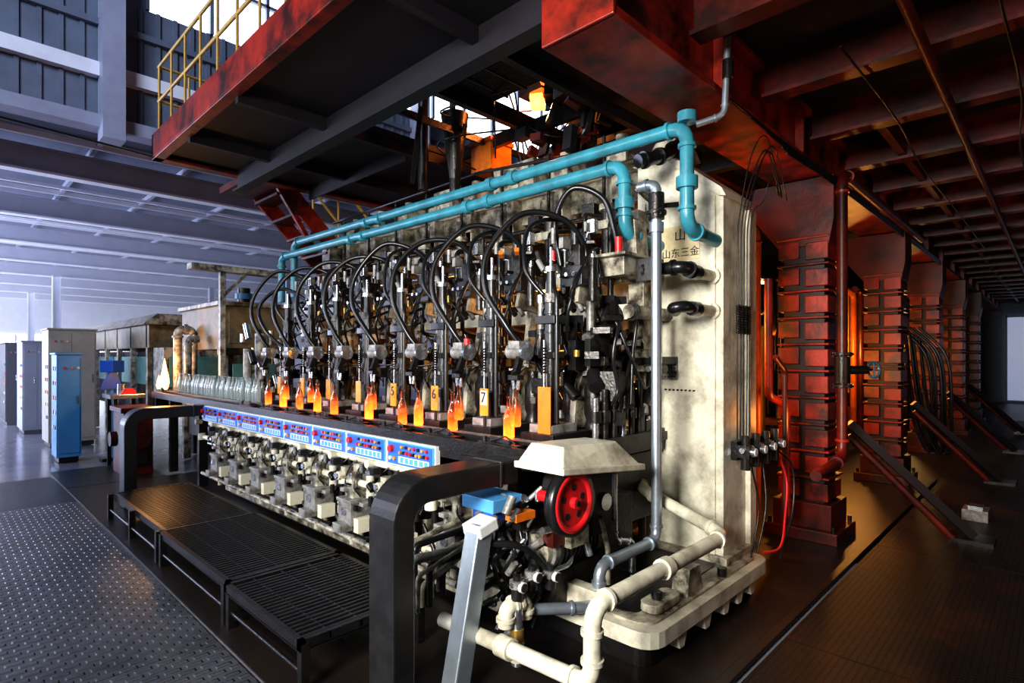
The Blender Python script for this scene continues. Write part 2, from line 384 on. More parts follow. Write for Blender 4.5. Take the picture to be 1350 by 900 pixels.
for k in range(9):
    x=random.uniform(9.2,9.6);y=random.uniform(1.0,1.3)
    b.hose([(x,y+.3,2.0),(x,y,1.6),(x+.05,y-.05,.9),(x+.2,y,.3),(x+.1,y+.2,.9),(x,y+.3,1.9)],.018,rubber,6)
b.done()
b=B('ceiling_cables',mz)
for k in range(5):
    z=3.17-.015*k;b.hose([(3.4+k*.3,1.45,z),(4.4,1.44,z-.02),(5.5,1.40,z-.03),(8,1.42,z-.01),(12,1.43,z)],.008,rubber,6)
for k in range(4):
    y=.9-k*.34;b.hose([(3.6,y,3.36),(5,y-.03,3.34),(6.5,y+.03,3.36),(9,y,3.35),(12,y,3.36)],.008,rubber,6)
b.done()
b=B('ceiling_pipe',mz);b.tube([(3,.55,3.33),(25,.55,3.33)],.03,redd);b.tube([(4,.1,3.33),(25,.1,3.33)],.02,redd);b.done()
b=B('floor_scrap_box',None,.004);b.box(7.0,7.25,.5,.7,.014,.12,grey);b.box(7.05,7.2,.54,.66,.12,.15,steel);b.done()
b=B('steel_floor_beam',None,.01);b.box(6.6,9.8,0.05,.2,.014,.1,dsteel);b.box(8,12,-.7,-.6,.014,.08,dsteel);b.done()
b=B('floor_rail',None,.005);b.box(1.2,9,1.14,1.2,.014,.04,dfloor);b.done()

# ------------------------------------------------------------ forming machine
mc=empty('bottle_forming_machine')
YS=[2.25+.525*i for i in range(8)]
b=B('base_plate',mc,.012)
def rr(x0,x1,y0,y1,r):
    out=[]
    for cx,cy,a in((x1-r,y0+r,-90),(x1-r,y1-r,0),(x0+r,y1-r,90),(x0+r,y0+r,180)):
        for t in(0,22.5,45,67.5,90): out.append((cx+r*math.cos(math.radians(a+t)),cy+r*math.sin(math.radians(a+t))))
    return out
b.prism(rr(2.44,4.0,1.42,2.6,.12),'z',.15,.235,cream)
b.prism(rr(2.52,3.95,1.5,2.6,.08),'z',.01,.15,dsteel)
b.prism(rr(2.5,3.94,1.48,2.55,.10),'z',.235,.25,creamd)
b.prism(rr(2.56,3.56,1.60,2.55,.06),'z',.25,.256,dsteel)
for x in(2.75,3.05,3.3,3.5,3.7): b.prism([(x,.06),(x+.05,.06),(x+.09,.15),(x-.03,.15)],'y',1.44,1.52,cream)
b.prism(rr(2.62,2.9,1.5,1.62,.05),'z',.256,.30,creamd);b.cyl((2.72,1.56,.25),(2.72,1.56,.34),.03,dsteel,6)
b.prism([(2.95,.25),(3.15,.25),(3.1,.40),(2.98,.40)],'y',1.50,1.6,creamd)
b.box(2.44,2.52,1.75,2.5,.25,.36,cream);b.box(2.5,3.0,2.3,2.45,.25,.55,creamd)
b.cyl((3.4,1.5,.25),(3.4,1.5,.3),.03,dsteel,6)
b.done()
b=B('lower_bed',mc,.006)
b.box(2.42,3.9,2.4,6.9,.02,1.02,dsteel);b.box(2.75,3.9,2.05,2.4,.5,.95,dsteel)
b.box(2.38,3.95,2.3,6.95,.06,.2,creamd)
b.box(2.35,2.42,2.4,6.9,.25,.34,creamd);b.box(2.33,2.42,2.3,6.95,.80,.86,creamd)
b.box(2.45,4.1,1.98,6.7,1.02,1.08,dsteel)
for i in range(9):
    y=2.55+.535*i; b.box(2.34,2.42,y,y+.05,.2,1.0,creamd)
b.done()
b=B('end_column',mc,.008)
b.prism([(1.58,.25),(2.22,.25),(2.22,2.98),(1.98,2.98),(1.58,2.66)],'x',3.6,4.02,cream)
b.prism([(1.55,2.64),(1.58,2.70),(1.97,3.02),(2.24,3.02),(2.24,2.97),(1.99,2.97),(1.60,2.65)],'x',3.57,4.05,cream)
b.box(3.56,4.06,1.54,2.24,.25,.30,creamd)
b.box(3.585,3.60,1.63,1.66,.3,2.66,cream);b.box(3.585,3.6,2.15,2.18,.3,2.7,cream)
b.box(3.96,4.06,1.545,1.60,.3,2.62,cream)
b.box(3.585,3.6,1.90,2.03,1.44,1.60,grey)
for i in range(5):
    for j in range(5): b.cyl((3.58,1.915+i*.025,1.46+j*.03),(3.59,1.915+i*.025,1.46+j*.03),.006,black,6)
for i in range(8): b.cyl((3.585,1.78+i*.03,1.37),(3.6,1.78+i*.03,1.37),.007,black,6)
b.box(3.5,3.6,2.24,2.40,1.2,2.55,cream);b.box(3.42,3.6,2.10,2.42,2.50,2.62,creamd)
b.box(3.45,3.6,2.0,2.3,2.98,3.0,creamd)
b.prism([(1.9,3.02),(2.2,3.02),(2.1,3.14),(1.95,3.14)],'x',3.65,3.95,creamd)
b.box(3.594,3.6,1.74,2.02,2.26,2.50,signm)
b.done()
text('山东三金',mc,(3.590,1.88,2.31),.07,black,'column_lettering')
text('山',mc,(3.590,1.88,2.43),.09,black,'column_lettering')
b=B('upper_header',mc,.006)
b.box(3.72,4.0,2.2,6.8,2.78,3.02,creamd);b.box(3.68,4.04,2.2,6.8,3.0,3.04,cream)
b.box(3.6,3.75,2.2,6.8,2.55,2.62,dsteel);b.box(3.9,4.1,2.2,6.9,2.1,2.5,dsteel)
for i in range(8):
    y=2.35+.56*i
    b.box(3.64,3.9,y,y+.2,3.04,3.15+.1*(i%2),creamd);b.cyl((3.75,y+.1,3.15),(3.75,y+.1,3.32),.05,creamd)
    b.box(3.6,3.72,y+.02,y+.1,2.45,3.0,creamd);b.cyl((3.72,y+.3,2.6),(3.72,y+.3,2.95),.05,creamd)
    b.prism([(y,2.3),(y+.06,2.3),(y+.10,2.8),(y+.02,2.8)],'x',3.6,3.8,creamd)
    b.cyl((3.62,y+.18,2.35),(3.62,y+.18,3.3),.014,dsteel,8)
    b.ob((3.55,y+.25,2.72),(.1,.12,.1),dsteel)
b.box(3.55,3.95,6.7,6.9,.2,3.0,creamd)
b.box(3.66,3.95,3.3,3.8,3.04,3.34,creamd);b.box(3.66,3.95,4.4,4.7,3.04,3.3,creamd)
b.tube([(3.55,6.9,2.4),(3.55,2.3,2.4)],.03,steel)
b.tube([(3.52,6.9,2.66),(3.52,2.3,2.66)],.02,dsteel)
b.tube([(3.66,6.8,3.34),(3.66,4,3.36),(3.66,2.4,3.2)],.015,black)
b.done()
b=B('mid_manifolds',mc,.005)
b.box(3.12,3.24,2.0,6.6,1.84,1.94,cream);b.box(3.2,3.34,2.1,6.6,2.10,2.2,creamd)
b.box(3.05,3.38,1.98,2.16,2.12,2.24,creamd);b.box(3.0,3.4,1.94,2.2,2.24,2.26,creamd)
b.tube([(3.3,6.6,1.62),(3.3,1.95,1.62)],.03,creamd);b.tube([(3.4,6.6,2.3),(3.4,2.1,2.3)],.025,dsteel)
b.cyl((3.6,1.98,1.89),(3.1,1.98,1.89),.045,creamd);b.flange((3.14,1.98,1.89),(1,0,0),.06,dsteel)
b.box(3.3,3.6,1.9,2.05,1.55,1.6,dsteel);b.tube([(3.35,1.9,1.9),(3.35,1.9,1.55),(3.2,1.9,1.52)],.018,steel)
b.cyl((3.25,1.9,1.52),(3.4,1.9,1.52),.035,dsteel)
b.box(3.35,3.45,2.02,2.14,1.5,2.12,creamd);b.prism([(2.0,2.5),(2.08,2.5),(2.12,2.26),(1.98,2.26)],'x',3.2,3.35,creamd)
b.done()
b=B('end_mechanism',mc,.003)
for k in range(90):
    x=random.uniform(2.85,3.5);y=random.uniform(1.98,2.3);z=random.uniform(1.08,2.0)
    if k%2: b.cyl((x,y,z),(x+random.choice([0,.08,.15]),y+random.choice([0,.08]),z+random.uniform(.03,.2)),random.uniform(.012,.05),random.choice([dsteel,dsteel,dsteel,grey,black]),10)
    else: b.ob((x,y,z),(random.uniform(.03,.16),random.uniform(.03,.12),random.uniform(.02,.2)),random.choice([dsteel,black,black,dsteel]),(0,0,random.choice([0,20,45])))
for k in range(7):
    y=2.02;x=2.8+k*.1
    b.cyl((x,y,1.08),(x,y,1.35+.05*(k%3)),.02,steel if k%3==0 else dsteel);b.cyl((x,y,1.2),(x,y,1.27),.035,dsteel)
b.bar((2.95,2.1,1.75),(3.3,2.05,1.3),.03,.07,dsteel);b.bar((3.35,2.1,1.75),(3.0,2.0,1.25),.03,.06,dsteel)
b.box(3.5,3.6,2.0,2.3,.95,1.1,dsteel);b.box(2.75,3.5,1.97,2.0,.98,1.1,dsteel)
b.hose([(3.05,2.0,1.75),(2.95,1.95,1.8),(2.9,1.96,1.6),(2.95,1.96,1.4),(2.9,1.97,1.3)],.012,rubber)
b.hose([(3.2,2.0,1.75),(3.15,1.95,1.82),(3.12,1.96,1.6),(3.1,1.96,1.3)],.012,rubber)
b.done()

# --- section mechanism (shared mesh)
b=B('section_mechanism',mc,.0025)
rs=random.Random(3)
b.box(2.52,2.9,-.13,.13,1.08,1.14,dsteel);b.box(2.56,2.8,-.09,.09,1.14,1.19,grey)
b.cyl((2.66,0,1.14),(2.66,0,1.52),.028,dsteel);b.cyl((2.66,0,1.3),(2.66,0,1.36),.045,black)
b.cyl((2.66,0,1.5),(2.66,0,1.545),.06,dsteel,8);b.cyl((2.66,0,1.545),(2.66,0,1.93),.042,black,14)
for z in(1.62,1.74,1.86): b.cyl((2.66,0,z),(2.66,0,z+.018),.049,dsteel,14)
b.cyl((2.66,0,1.93),(2.66,0,1.985),.06,dsteel,6);b.cyl((2.66,0,1.985),(2.66,0,2.12),.03,black)
b.cyl((2.66,0,2.12),(2.66,0,2.15),.045,steel,8);b.cyl((2.66,0,2.15),(2.66,0,2.27),.012,steel,8)
b.tube([(2.70,.055,1.3),(2.70,.065,1.55),(2.7,.065,2.05),(2.66,.02,2.08)],.014,grey)
b.tube([(2.63,-.07,1.2),(2.63,-.07,1.97),(2.66,-.02,2.02)],.014,black)
b.box(2.60,2.72,-.075,.075,1.80,1.85,black);b.box(2.61,2.71,-.065,.065,1.59,1.63,dsteel)
b.cyl((2.50,.07,1.63),(2.50,.20,1.63),.045,grey,14);b.cyl((2.50,.05,1.63),(2.50,.07,1.63),.055,steel,14);b.ob((2.51,.13,1.67),(.1,.09,.05),grey)
b.bar((2.5,.1,1.63),(2.45,.1,1.50),.03,.045,dsteel);b.box(2.42,2.48,.06,.14,1.46,1.49,dsteel)
for yy in(.075,.125): b.bar((2.45,yy,1.47),(2.45,yy*.6+.04,1.40),.012,.02,steel)
b.bar((2.51,.15,1.63),(2.72,.18,1.58),.04,.05,dsteel)
b.cyl((2.78,.19,1.1),(2.78,.19,1.95),.02,grey);b.cyl((2.78,.19,1.5),(2.78,.19,1.78),.038,dsteel,12);b.cyl((2.78,.19,1.95),(2.78,.19,2.0),.03,steel,6)
b.box(2.74,2.86,.14,.24,1.36,1.46,dsteel)
for yy in(-.09,.09):
    b.lathe((2.98,yy,1.1),[(.0,.0),(.06,.0),(.065,.05),(.05,.09),(.065,.13),(.065,.3),(.045,.33),(.045,.4),(0,.4)],dsteel,12)
b.prism([(2.86,1.14),(3.1,1.14),(3.1,1.9),(3.04,1.95),(2.96,1.5),(2.88,1.35)],'y',-.022,.022,creamd)
b.prism([(2.86,1.95),(3.14,1.9),(3.14,2.05),(2.9,2.12)],'y',-.05,-.02,creamd)
b.box(2.86,3.0,-.08,.08,2.05,2.18,black);b.box(2.88,3.1,-.05,.05,2.18,2.32,dsteel);b.cyl((2.9,0,2.32),(2.9,0,2.42),.03,black)
for yy in(-.06,0,.06): b.cyl((2.86,yy,2.12),(2.8,yy,2.12),.014,steel,8)
b.cyl((2.95,.12,2.0),(2.95,.12,2.3),.035,black);b.cyl((2.95,.12,2.3),(2.95,.12,2.34),.045,steel,8)
b.cyl((2.9,-.14,1.95),(2.9,-.14,2.22),.03,dsteel);b.cyl((2.9,-.14,2.22),(2.9,-.14,2.26),.018,steel,8)
b.tube([(2.95,.12,2.0),(2.95,.12,1.8),(3.1,.12,1.78)],.018,black);b.tube([(3.1,0,2.25),(3.25,0,2.25),(3.25,0,2.15)],.02,dsteel)
b.tube([(2.66,.05,1.9),(2.78,.1,1.95),(2.95,.1,2.02)],.012,rubber)
b.tube([(3.15,-.1,1.2),(3.15,-.1,2.5),(3.4,-.1,2.55)],.022,dsteel);b.tube([(3.2,.15,1.3),(3.2,.15,2.6),(3.5,.15,2.62)],.016,dsteel)
b.cyl((3.3,.02,2.3),(3.3,.02,2.62),.05,dsteel);b.cyl((3.3,.02,2.62),(3.3,.02,2.66),.065,creamd);b.box(3.22,3.42,-.1,.12,2.48,2.54,creamd)
for k in range(70):
    x=rs.uniform(2.72,3.35);y=rs.uniform(-.22,.24);z=rs.uniform(1.16,2.4);m=rs.choice([dsteel,black,grey,steel,dsteel,black,dsteel,dsteel,grey])
    if k%2: b.cyl((x,y,z),(x+rs.choice([0,0,.06]),y+rs.choice([0,.05]),z+rs.uniform(.02,.13)),rs.uniform(.008,.024),m,8)
    else: b.ob((x,y,z),(rs.uniform(.02,.08),rs.uniform(.02,.07),rs.uniform(.015,.09)),m,(0,0,rs.choice([0,0,30])))
b.cyl((2.8,.1,2.02),(2.8,.1,2.07),.018,brass,8);b.cyl((2.76,-.12,1.6),(2.76,-.12,1.64),.02,brass,8)
for k in range(10):
    x=rs.uniform(2.7,3.2);y=rs.uniform(-.2,.2);z=rs.uniform(1.3,2.2)
    b.hose([(x,y,z),(x-.08,y+rs.uniform(-.08,.08),z+.12),(x+rs.uniform(-.05,.1),y+rs.uniform(-.1,.1),z+rs.uniform(.15,.3))],.007,rubber,6,4)
for k in range(9): b.lathe((2.57,-.02,1.5+k*.018),[(.010,0),(.016,.006),(.010,.012)],black,8)
b.cyl((2.57,-.02,1.3),(2.57,-.02,1.7),.008,steel,6)
sec=b.done((0,YS[0],0))
for i in range(1,8): inst(sec,'section_mechanism',(0,YS[i],0),mc)
for i in range(8):
    b=B('section_number_plate',mc,.002);y=YS[i]-.04
    w=.05 if i==0 else .04
    b.box(2.545,2.553,y-w,y+w,1.14 if i==0 else 1.21,1.42 if i==0 else 1.39,orange if i==0 else yplate)
    b.box(2.55,2.556,y-.012,y+.012,1.09,1.3,dsteel)
    b.cyl((2.54,y,1.385),(2.546,y,1.385),.005,steel,6)
    if i in(1,2,3): b.box(2.541,2.545,y-.032,y+.032,1.28,1.375,white if i==1 else yplate)
    b.done()
    if i in(1,2,3): text(str(8-i),mc,(2.538,y,1.327),.10,black,'section_number')
b=B('air_hoses',mc)
for i in range(8):
    y=YS[i];j=random.uniform(-.03,.03)
    b.hose([(2.52,y+.12,1.66),(2.46,y+.2,1.80),(2.42,y+.33+j,2.03),(2.46,y+.34+j,2.28),(2.62,y+.2,2.5+j),(2.82,y+.02,2.47),(2.95,y-.04,2.3),(2.95,y-.04,2.15)],.019,rubber,10,8)
    b.hose([(2.66,y+.03,1.95),(2.6,y+.16,2.15),(2.68,y+.2,2.42+j),(2.9,y+.12,2.5),(3.05,y+.05,2.35)],.014,rubber,8,8)
    b.hose([(2.75,y-.05,1.7),(2.66,y-.14,1.9),(2.8,y-.16,2.2),(3.0,y-.1,2.3)],.010,rubber,6,6)
b.hose([(2.9,2.37,2.2),(2.88,2.4,2.5),(2.93,2.3,2.7),(3.02,2.12,2.62),(3.05,2.05,2.4),(3.05,2.02,2.26)],.02,rubber,10,8)
b.hose([(2.9,6.3,1.6),(2.75,6.7,1.9),(2.75,6.9,2.2),(2.9,6.6,2.4),(3.1,6.2,2.2)],.02,rubber,10,8)
b.hose([(2.95,1.99,1.85),(3.0,1.9,1.6),(3.2,1.92,1.4),(3.3,1.9,1.55)],.01,rubber)
b.cyl((3.05,2.02,2.26),(3.05,2.02,2.36),.024,redb);b.cyl((2.62,2.2,2.18),(2.62,2.2,2.24),.014,redb)
b.cyl((2.5,2.85,1.66),(2.5,2.85,1.72),.022,redb)
for y in(2.75,2.6): b.ob((2.72,y,2.3),(.05,.03,.03),orange,(0,20,40))
b.done()
b=B('conveyor_table',mc,.004)
b.box(2.2,2.62,2.03,9.3,1.05,1.09,dsteel);b.box(2.19,2.215,2.03,9.3,1.02,1.105,dsteel);b.box(2.32,2.46,2.05,9.3,1.09,1.105,dsteel)
for k in range(180): b.box(2.33,2.45,2.07+k*.04,2.10+k*.04,1.105,1.112,grey)
b.box(2.30,2.315,2.05,9.3,1.105,1.125,dsteel)
for i in range(8):
    y=YS[i]
    b.box(2.23,2.29,y-.12,y+.2,1.09,1.11,dsteel);b.bar((2.25,y-.05,1.12),(2.30,y+.16,1.12),.02,.025,black);b.cyl((2.25,y+.16,1.09),(2.25,y+.16,1.14),.015,black,8)
    b.tube([(2.24,y-.1,1.12),(2.26,y,1.15),(2.24,y+.1,1.12)],.006,black,n=6)
b.box(2.21,2.6,2.0,2.08,.99,1.08,dsteel);b.box(2.2,2.3,2.4,6.9,.98,1.05,dsteel)
for y in(7.6,8.8): b.box(2.3,2.4,y,y+.08,.01,1.05,dsteel)
b.done()
cp=B('control_panels',mc,.002)
for i in range(8):
    y0=2.76+.535*i;y1=y0+.52
    cp.box(2.165,2.20,y0,y1,.875,1.045,white);cp.box(2.155,2.167,y0+.012,y1-.012,.885,1.037,lblue)
    cp.box(2.152,2.156,y0+.02,y1-.02,.89,1.03,blue)
    cp.box(2.150,2.153,y0+.05,y0+.38,.90,.945,white)
    for k in range(6): cp.box(2.147,2.151,y0+.06+k*.052,y0+.095+k*.052,.905,.94,lblue)
    cs=[redb,black,yplate,yplate,black,redb,redb,black,yplate]
    for k in range(9): cp.cyl((2.153,y0+.06+k*.036,.972),(2.135,y0+.06+k*.036,.972),.011,cs[(k+i)%9],8)
    for k in range(7): cp.cyl((2.153,y0+.07+k*.044,1.008),(2.14,y0+.07+k*.044,1.008),.011,cs[(2*k+i)%9],8)
    cp.cyl((2.153,y1-.07,.99),(2.125,y1-.07,.99),.022,redb,12);cp.cyl((2.153,y1-.055,.925),(2.14,y1-.055,.925),.013,white,8);cp.cyl((2.153,y1-.1,.925),(2.14,y1-.1,.925),.013,yplate,8)
cp.done()
b=B('lower_valve_gear',mc,.003)
rs=random.Random(11)
b.box(2.06,2.22,-.10,.08,.40,.56,grey);b.box(2.05,2.23,-.11,.09,.56,.585,grey);b.box(2.1,2.3,-.06,.04,.585,.64,creamd)
b.cyl((2.045,-.01,.5),(2.06,-.01,.5),.03,steel,10);b.box(2.08,2.2,-.16,-.10,.36,.46,cream);b.box(2.0,2.1,-.06,.05,.36,.42,grey)
b.cyl((2.12,.05,.585),(2.12,.05,.66),.018,steel,8);b.cyl((2.12,-.05,.64),(2.12,-.05,.78),.022,creamd)
b.box(2.16,2.40,-.04,.04,.64,.82,creamd);b.box(2.14,2.34,.12,.2,.66,.78,creamd);b.cyl((2.1,.16,.72),(2.2,.16,.72),.03,cream,10);b.cyl((2.08,.16,.72),(2.1,.16,.72),.02,steel,8)
b.cyl((2.18,-.16,.60),(2.18,-.16,.76),.03,cream,10);b.cyl((2.18,-.16,.76),(2.18,-.16,.79),.038,steel,8);b.cyl((2.18,.24,.42),(2.18,.24,.72),.02,dsteel)
b.lathe((2.16,.2,.36),[(0,0),(.03,0),(.035,.03),(.035,.12),(.02,.15),(0,.15)],creamd,10)
b.tube([(2.2,.1,.45),(2.2,.22,.45),(2.3,.22,.45)],.02,cream);b.tube([(2.14,-.2,.3),(2.14,.3,.3)],.022,dsteel)
b.tube([(2.2,.0,.38),(2.2,.0,.24),(2.38,.0,.24)],.02,creamd)
b.prism([(2.18,.30),(2.4,.30),(2.4,.5),(2.3,.42)],'y',-.24,-.2,creamd)
for k in range(56):
    x=rs.uniform(2.08,2.36);y=rs.uniform(-.26,.26);z=rs.uniform(.24,.86);m=rs.choice([dsteel,grey,dsteel,steel,creamd,grey,dsteel,black])
    if k%2: b.cyl((x,y,z),(x+rs.choice([0,0,.05]),y+rs.choice([0,.05]),z+rs.uniform(.02,.07)),rs.uniform(.008,.024),m,8)
    else: b.ob((x,y,z),(rs.uniform(.02,.07),rs.uniform(.02,.07),rs.uniform(.015,.07)),m)
for k in range(3):
    y=-.1+.12*k;x=2.14
    b.hose([(x,y,.60),(x-.04,y+.03,.68),(x+.02,y+.05,.8),(x+.1,y,.86)],.007,rubber,6,4)
lv=b.done((0,3.15,0))
for i in range(1,7): inst(lv,'lower_valve_gear',(0,3.15+.535*i,0),mc)
inst(lv,'lower_valve_gear',(.08,2.65,0),mc)
b=B('lower_manifolds',mc)
b.tube([(2.22,6.95,.84),(2.22,2.55,.84)],.024,cream);b.tube([(2.16,6.95,.69),(2.16,3.0,.69)],.026,cream);b.tube([(2.2,6.95,.62),(2.2,3.0,.62)],.014,galv)
b.tube([(2.26,6.95,.36),(2.26,2.5,.34)],.03,cream);b.tube([(2.12,6.9,.30),(2.12,2.5,.28)],.02,creamd)
for i in range(9):
    y=2.8+.53*i;b.cyl((2.16,y,.69-.035),(2.16,y,.69+.035),.04,cream,10);b.cyl((2.22,y+.2,.84),(2.15,y+.2,.84),.03,cream,10)
b.done()

# hot bottles & clear bottles (thin-walled: outer and inner surface)
def bottle(b,c,m,h=.25,r=.033):
    pr=[(0,0),(r*.85,0),(r,.01),(r,.50*h),(r*.8,.62*h),(r*.42,.74*h),(r*.36,.94*h),(r*.46,.945*h),(r*.46,h),(r*.30,h),(r*.28,.75*h),(r*.66,.61*h),(r*.86,.49*h),(r*.86,.05*h),(r*.7,.035*h),(0,.03*h)]
    b.lathe(c,pr,m,14)
hb=B('hot_glass_bottles')
hots=[(2.40,2.36,1.112),(2.40,2.88,1.112),(2.42,3.28,1.112),(2.38,3.42,1.112),(2.40,3.90,1.112),(2.40,4.45,1.112),(2.40,4.75,1.112),(2.40,5.1,1.112),(2.4,5.45,1.112),(2.4,5.8,1.112)]
for k,c in enumerate(hots): bottle(hb,c,hglass if k%2==0 else hglass2)
for i in range(8):
    c=(2.45,YS[i]+.1,1.18)
    if i in(0,1,3,5,6): bottle(hb,c,hglass,.23,.030)
hb.done()
cb=B('clear_glass_bottles')
for k in range(30): bottle(cb,(2.39+random.uniform(-.015,.015),6.05+k*.096,1.112),glass,.26,.033)
for k in range(13): bottle(cb,(2.5,6.2+k*.17,1.09),glass,.24,.032)
cb.done()
fw=empty('flywheel_drive')
b=B('drive_hood',fw,.006)
b.add([(2.12,1.72,1.06),(2.82,1.72,.985),(2.82,2.02,.985),(2.12,2.02,1.06),(2.2,1.78,1.15),(2.66,1.78,1.13),(2.66,2.0,1.13),(2.2,2.0,1.15)],[(0,1,2,3),(4,7,6,5),(0,4,5,1),(1,5,6,2),(2,6,7,3),(3,7,4,0)],cream)
b.prism([(2.10,1.03),(2.84,.955),(2.84,.99),(2.10,1.065)],'y',1.70,2.03,cream)
b.done()
b=B('flywheel',fw)
c=Vector((2.24,1.77,.87))
b.lathe(c,[(.145,-.03),(.168,-.03),(.175,0),(.168,.03),(.145,.03)],rubber,32,(0,1,0));b.cyl(c+Vector((0,-.018,0)),c+Vector((0,.02,0)),.15,redb,32)
b.lathe(c,[(.12,-.018),(.125,-.034),(.15,-.034),(.155,-.018)],redb,32,(0,1,0));b.cyl(c+Vector((0,-.05,0)),c+Vector((0,.2,0)),.03,redb,16);b.cyl(c+Vector((0,-.055,0)),c+Vector((0,-.05,0)),.015,dsteel,10)
for k in range(5):
    a=k*math.pi*2/5+.3;q=c+Vector((math.cos(a)*.078,-.018,math.sin(a)*.078));b.cyl(q,q+Vector((0,-.004,0)),.018,black,12)
b.cyl((2.42,1.84,.88),(2.42,1.98,.88),.16,dsteel,24);b.cyl((2.42,1.83,.88),(2.42,1.84,.88),.12,black,24);b.cyl((2.42,1.80,.88),(2.42,1.83,.88),.04,steel,12)
b.box(2.06,2.2,1.97,2.05,.76,.8,orange);b.box(2.12,2.62,2.0,2.06,.70,.76,dsteel)
b.box(2.56,2.74,1.86,1.9,.6,.94,dsteel);b.cyl((2.66,1.84,.78),(2.66,1.86,.78),.05,steel,14)
b.done()
b=B('drive_motor',mc,.004)
b.cyl((2.3,2.02,.56),(2.75,2.02,.56),.11,grey,20)
for k in range(10): b.cyl((2.34+k*.035,2.02,.56),(2.345+k*.035,2.02,.56),.125,dsteel,20)
b.cyl((2.26,2.02,.56),(2.3,2.02,.56),.09,creamd,16);b.box(2.36,2.52,1.86,1.95,.58,.68,creamd)
b.box(2.3,2.75,1.95,2.1,.25,.44,dsteel);b.box(2.75,3.1,1.95,2.15,.25,.75,dsteel);b.cyl((2.8,1.95,.55),(2.8,1.9,.55),.08,dsteel,16)
b.tube([(2.85,1.92,.9),(2.85,1.92,.5),(3.05,1.92,.45),(3.05,1.92,.26)],.022,steel,fl=steel)
b.tube([(2.62,1.86,.7),(2.7,1.86,.5),(2.7,1.86,.3)],.016,creamd)
b.done()
def duct(name,y0,y1):
    b=B(name,None,.008)
    o=[(2.19,1.05)];R=.20;cx,cz=1.40+R,1.05-R
    for t in range(0,91,10): o.append((cx-R*math.sin(math.radians(t)),cz+R*math.cos(math.radians(t))))
    o+=[(1.40,.014),(1.515,.014)]
    r=.09;cx,cz=1.515+r,.93-r
    for t in range(90,-1,-15): o.append((cx-r*math.sin(math.radians(t)),cz+r*math.cos(math.radians(t))))
    o+=[(2.19,.93)]
    b.prism(o,'y',y0,y1,black);b.box(2.05,2.07,y0-.008,y1+.008,.92,1.06,black)
    b.done()
duct('exhaust_duct',2.08,2.28);duct('exhaust_duct',6.98,7.2)
b=B('junction_box',mc,.006)
b.box(1.98,2.2,2.06,2.3,.80,.87,lblue);b.box(2.02,2.16,2.1,2.26,.74,.80,blue)
for k in range(4): b.cyl((2.04+.04*k,2.1,.70),(2.04+.04*k,2.1,.75),.014,grey,8)
b.done()
b=B('end_valve_gear',mc,.003)
rs=random.Random(5)
for k in range(6):
    x=2.0+.05*k
    b.hose([(x,2.1,.72),(x-.02,2.05+rs.uniform(-.05,.05),.6),(x+rs.uniform(-.1,.1),2.1,.45),(x+rs.uniform(-.15,.25),2.15,.3)],.012,rubber,8,6)
b.hose([(1.95,2.08,.66),(2.08,1.98,.64),(2.2,1.95,.55),(2.24,1.9,.45)],.018,rubber)
b.hose([(2.0,2.05,.6),(1.9,2.1,.5),(2.0,2.15,.4),(2.2,2.1,.5)],.016,rubber)
for x,y,z in((2.02,1.93,.46),(2.13,1.93,.48),(2.24,1.9,.46)):
    b.cyl((x,y,z-.06),(x,y,z),.03,black,12);b.cyl((x,y,z),(x,y,z+.035),.038,grey,10);b.cyl((x,y,z+.035),(x,y,z+.06),.02,black,8);b.cyl((x,y-.05,z+.01),(x,y-.03,z+.01),.026,white,14);b.cyl((x,y-.055,z+.01),(x,y-.05,z+.01),.022,black,14)
b.tube([(1.98,1.93,.48),(2.4,1.9,.48),(2.5,1.95,.55)],.014,steel)
b.tube([(1.96,1.95,.28),(1.96,1.95,.37),(2.1,1.95,.37),(2.1,1.95,.28)],.038,cream,fl=cream)
b.tube([(2.02,1.93,.36),(2.02,1.93,.15),(2.02,1.93,.08)],.03,steel,fl=cream);b.cyl((2.02,1.93,.18),(2.02,1.93,.26),.035,brass)
b.tube([(2.16,1.95,.30),(2.4,1.8,.28),(2.6,1.75,.28)],.03,galv,fl=galv)
b.box(2.26,2.36,1.9,1.97,.6,.68,redd);b.tube([(2.2,1.92,.70),(2.5,1.9,.68),(2.55,1.88,.5)],.02,steel)
for k in range(80):
    x=rs.uniform(1.98,2.3);y=rs.uniform(1.98,2.25);z=rs.uniform(.15,.85);m=rs.choice([dsteel,grey,grey,steel,dsteel,black])
    b.cyl((x,y,z),(x+rs.choice([0,.05]),y-rs.choice([0,.05]),z+rs.uniform(.02,.08)),rs.uniform(.01,.028),m,8)
for k in range(12):
    x=rs.uniform(1.7,2.1);y=rs.uniform(2.3,2.6)
    b.tube([(x,y,.3),(x,y,.3+rs.uniform(.1,.3)),(2.35,y,.45+rs.uniform(0,.2))],rs.uniform(.012,.02),rs.choice([dsteel,grey,creamd]),n=8)
b.done()
b=B('leaning_post',None,.008)
b.bar((1.92,2.09,.76),(1.71,2.04,.02),.10,.10,galv,(0,1,0));b.bar((1.915,2.09,.78),(1.93,2.09,.72),.13,.13,white,(0,1,0));b.box(1.60,1.82,1.94,2.14,.012,.035,dsteel)
b.done()
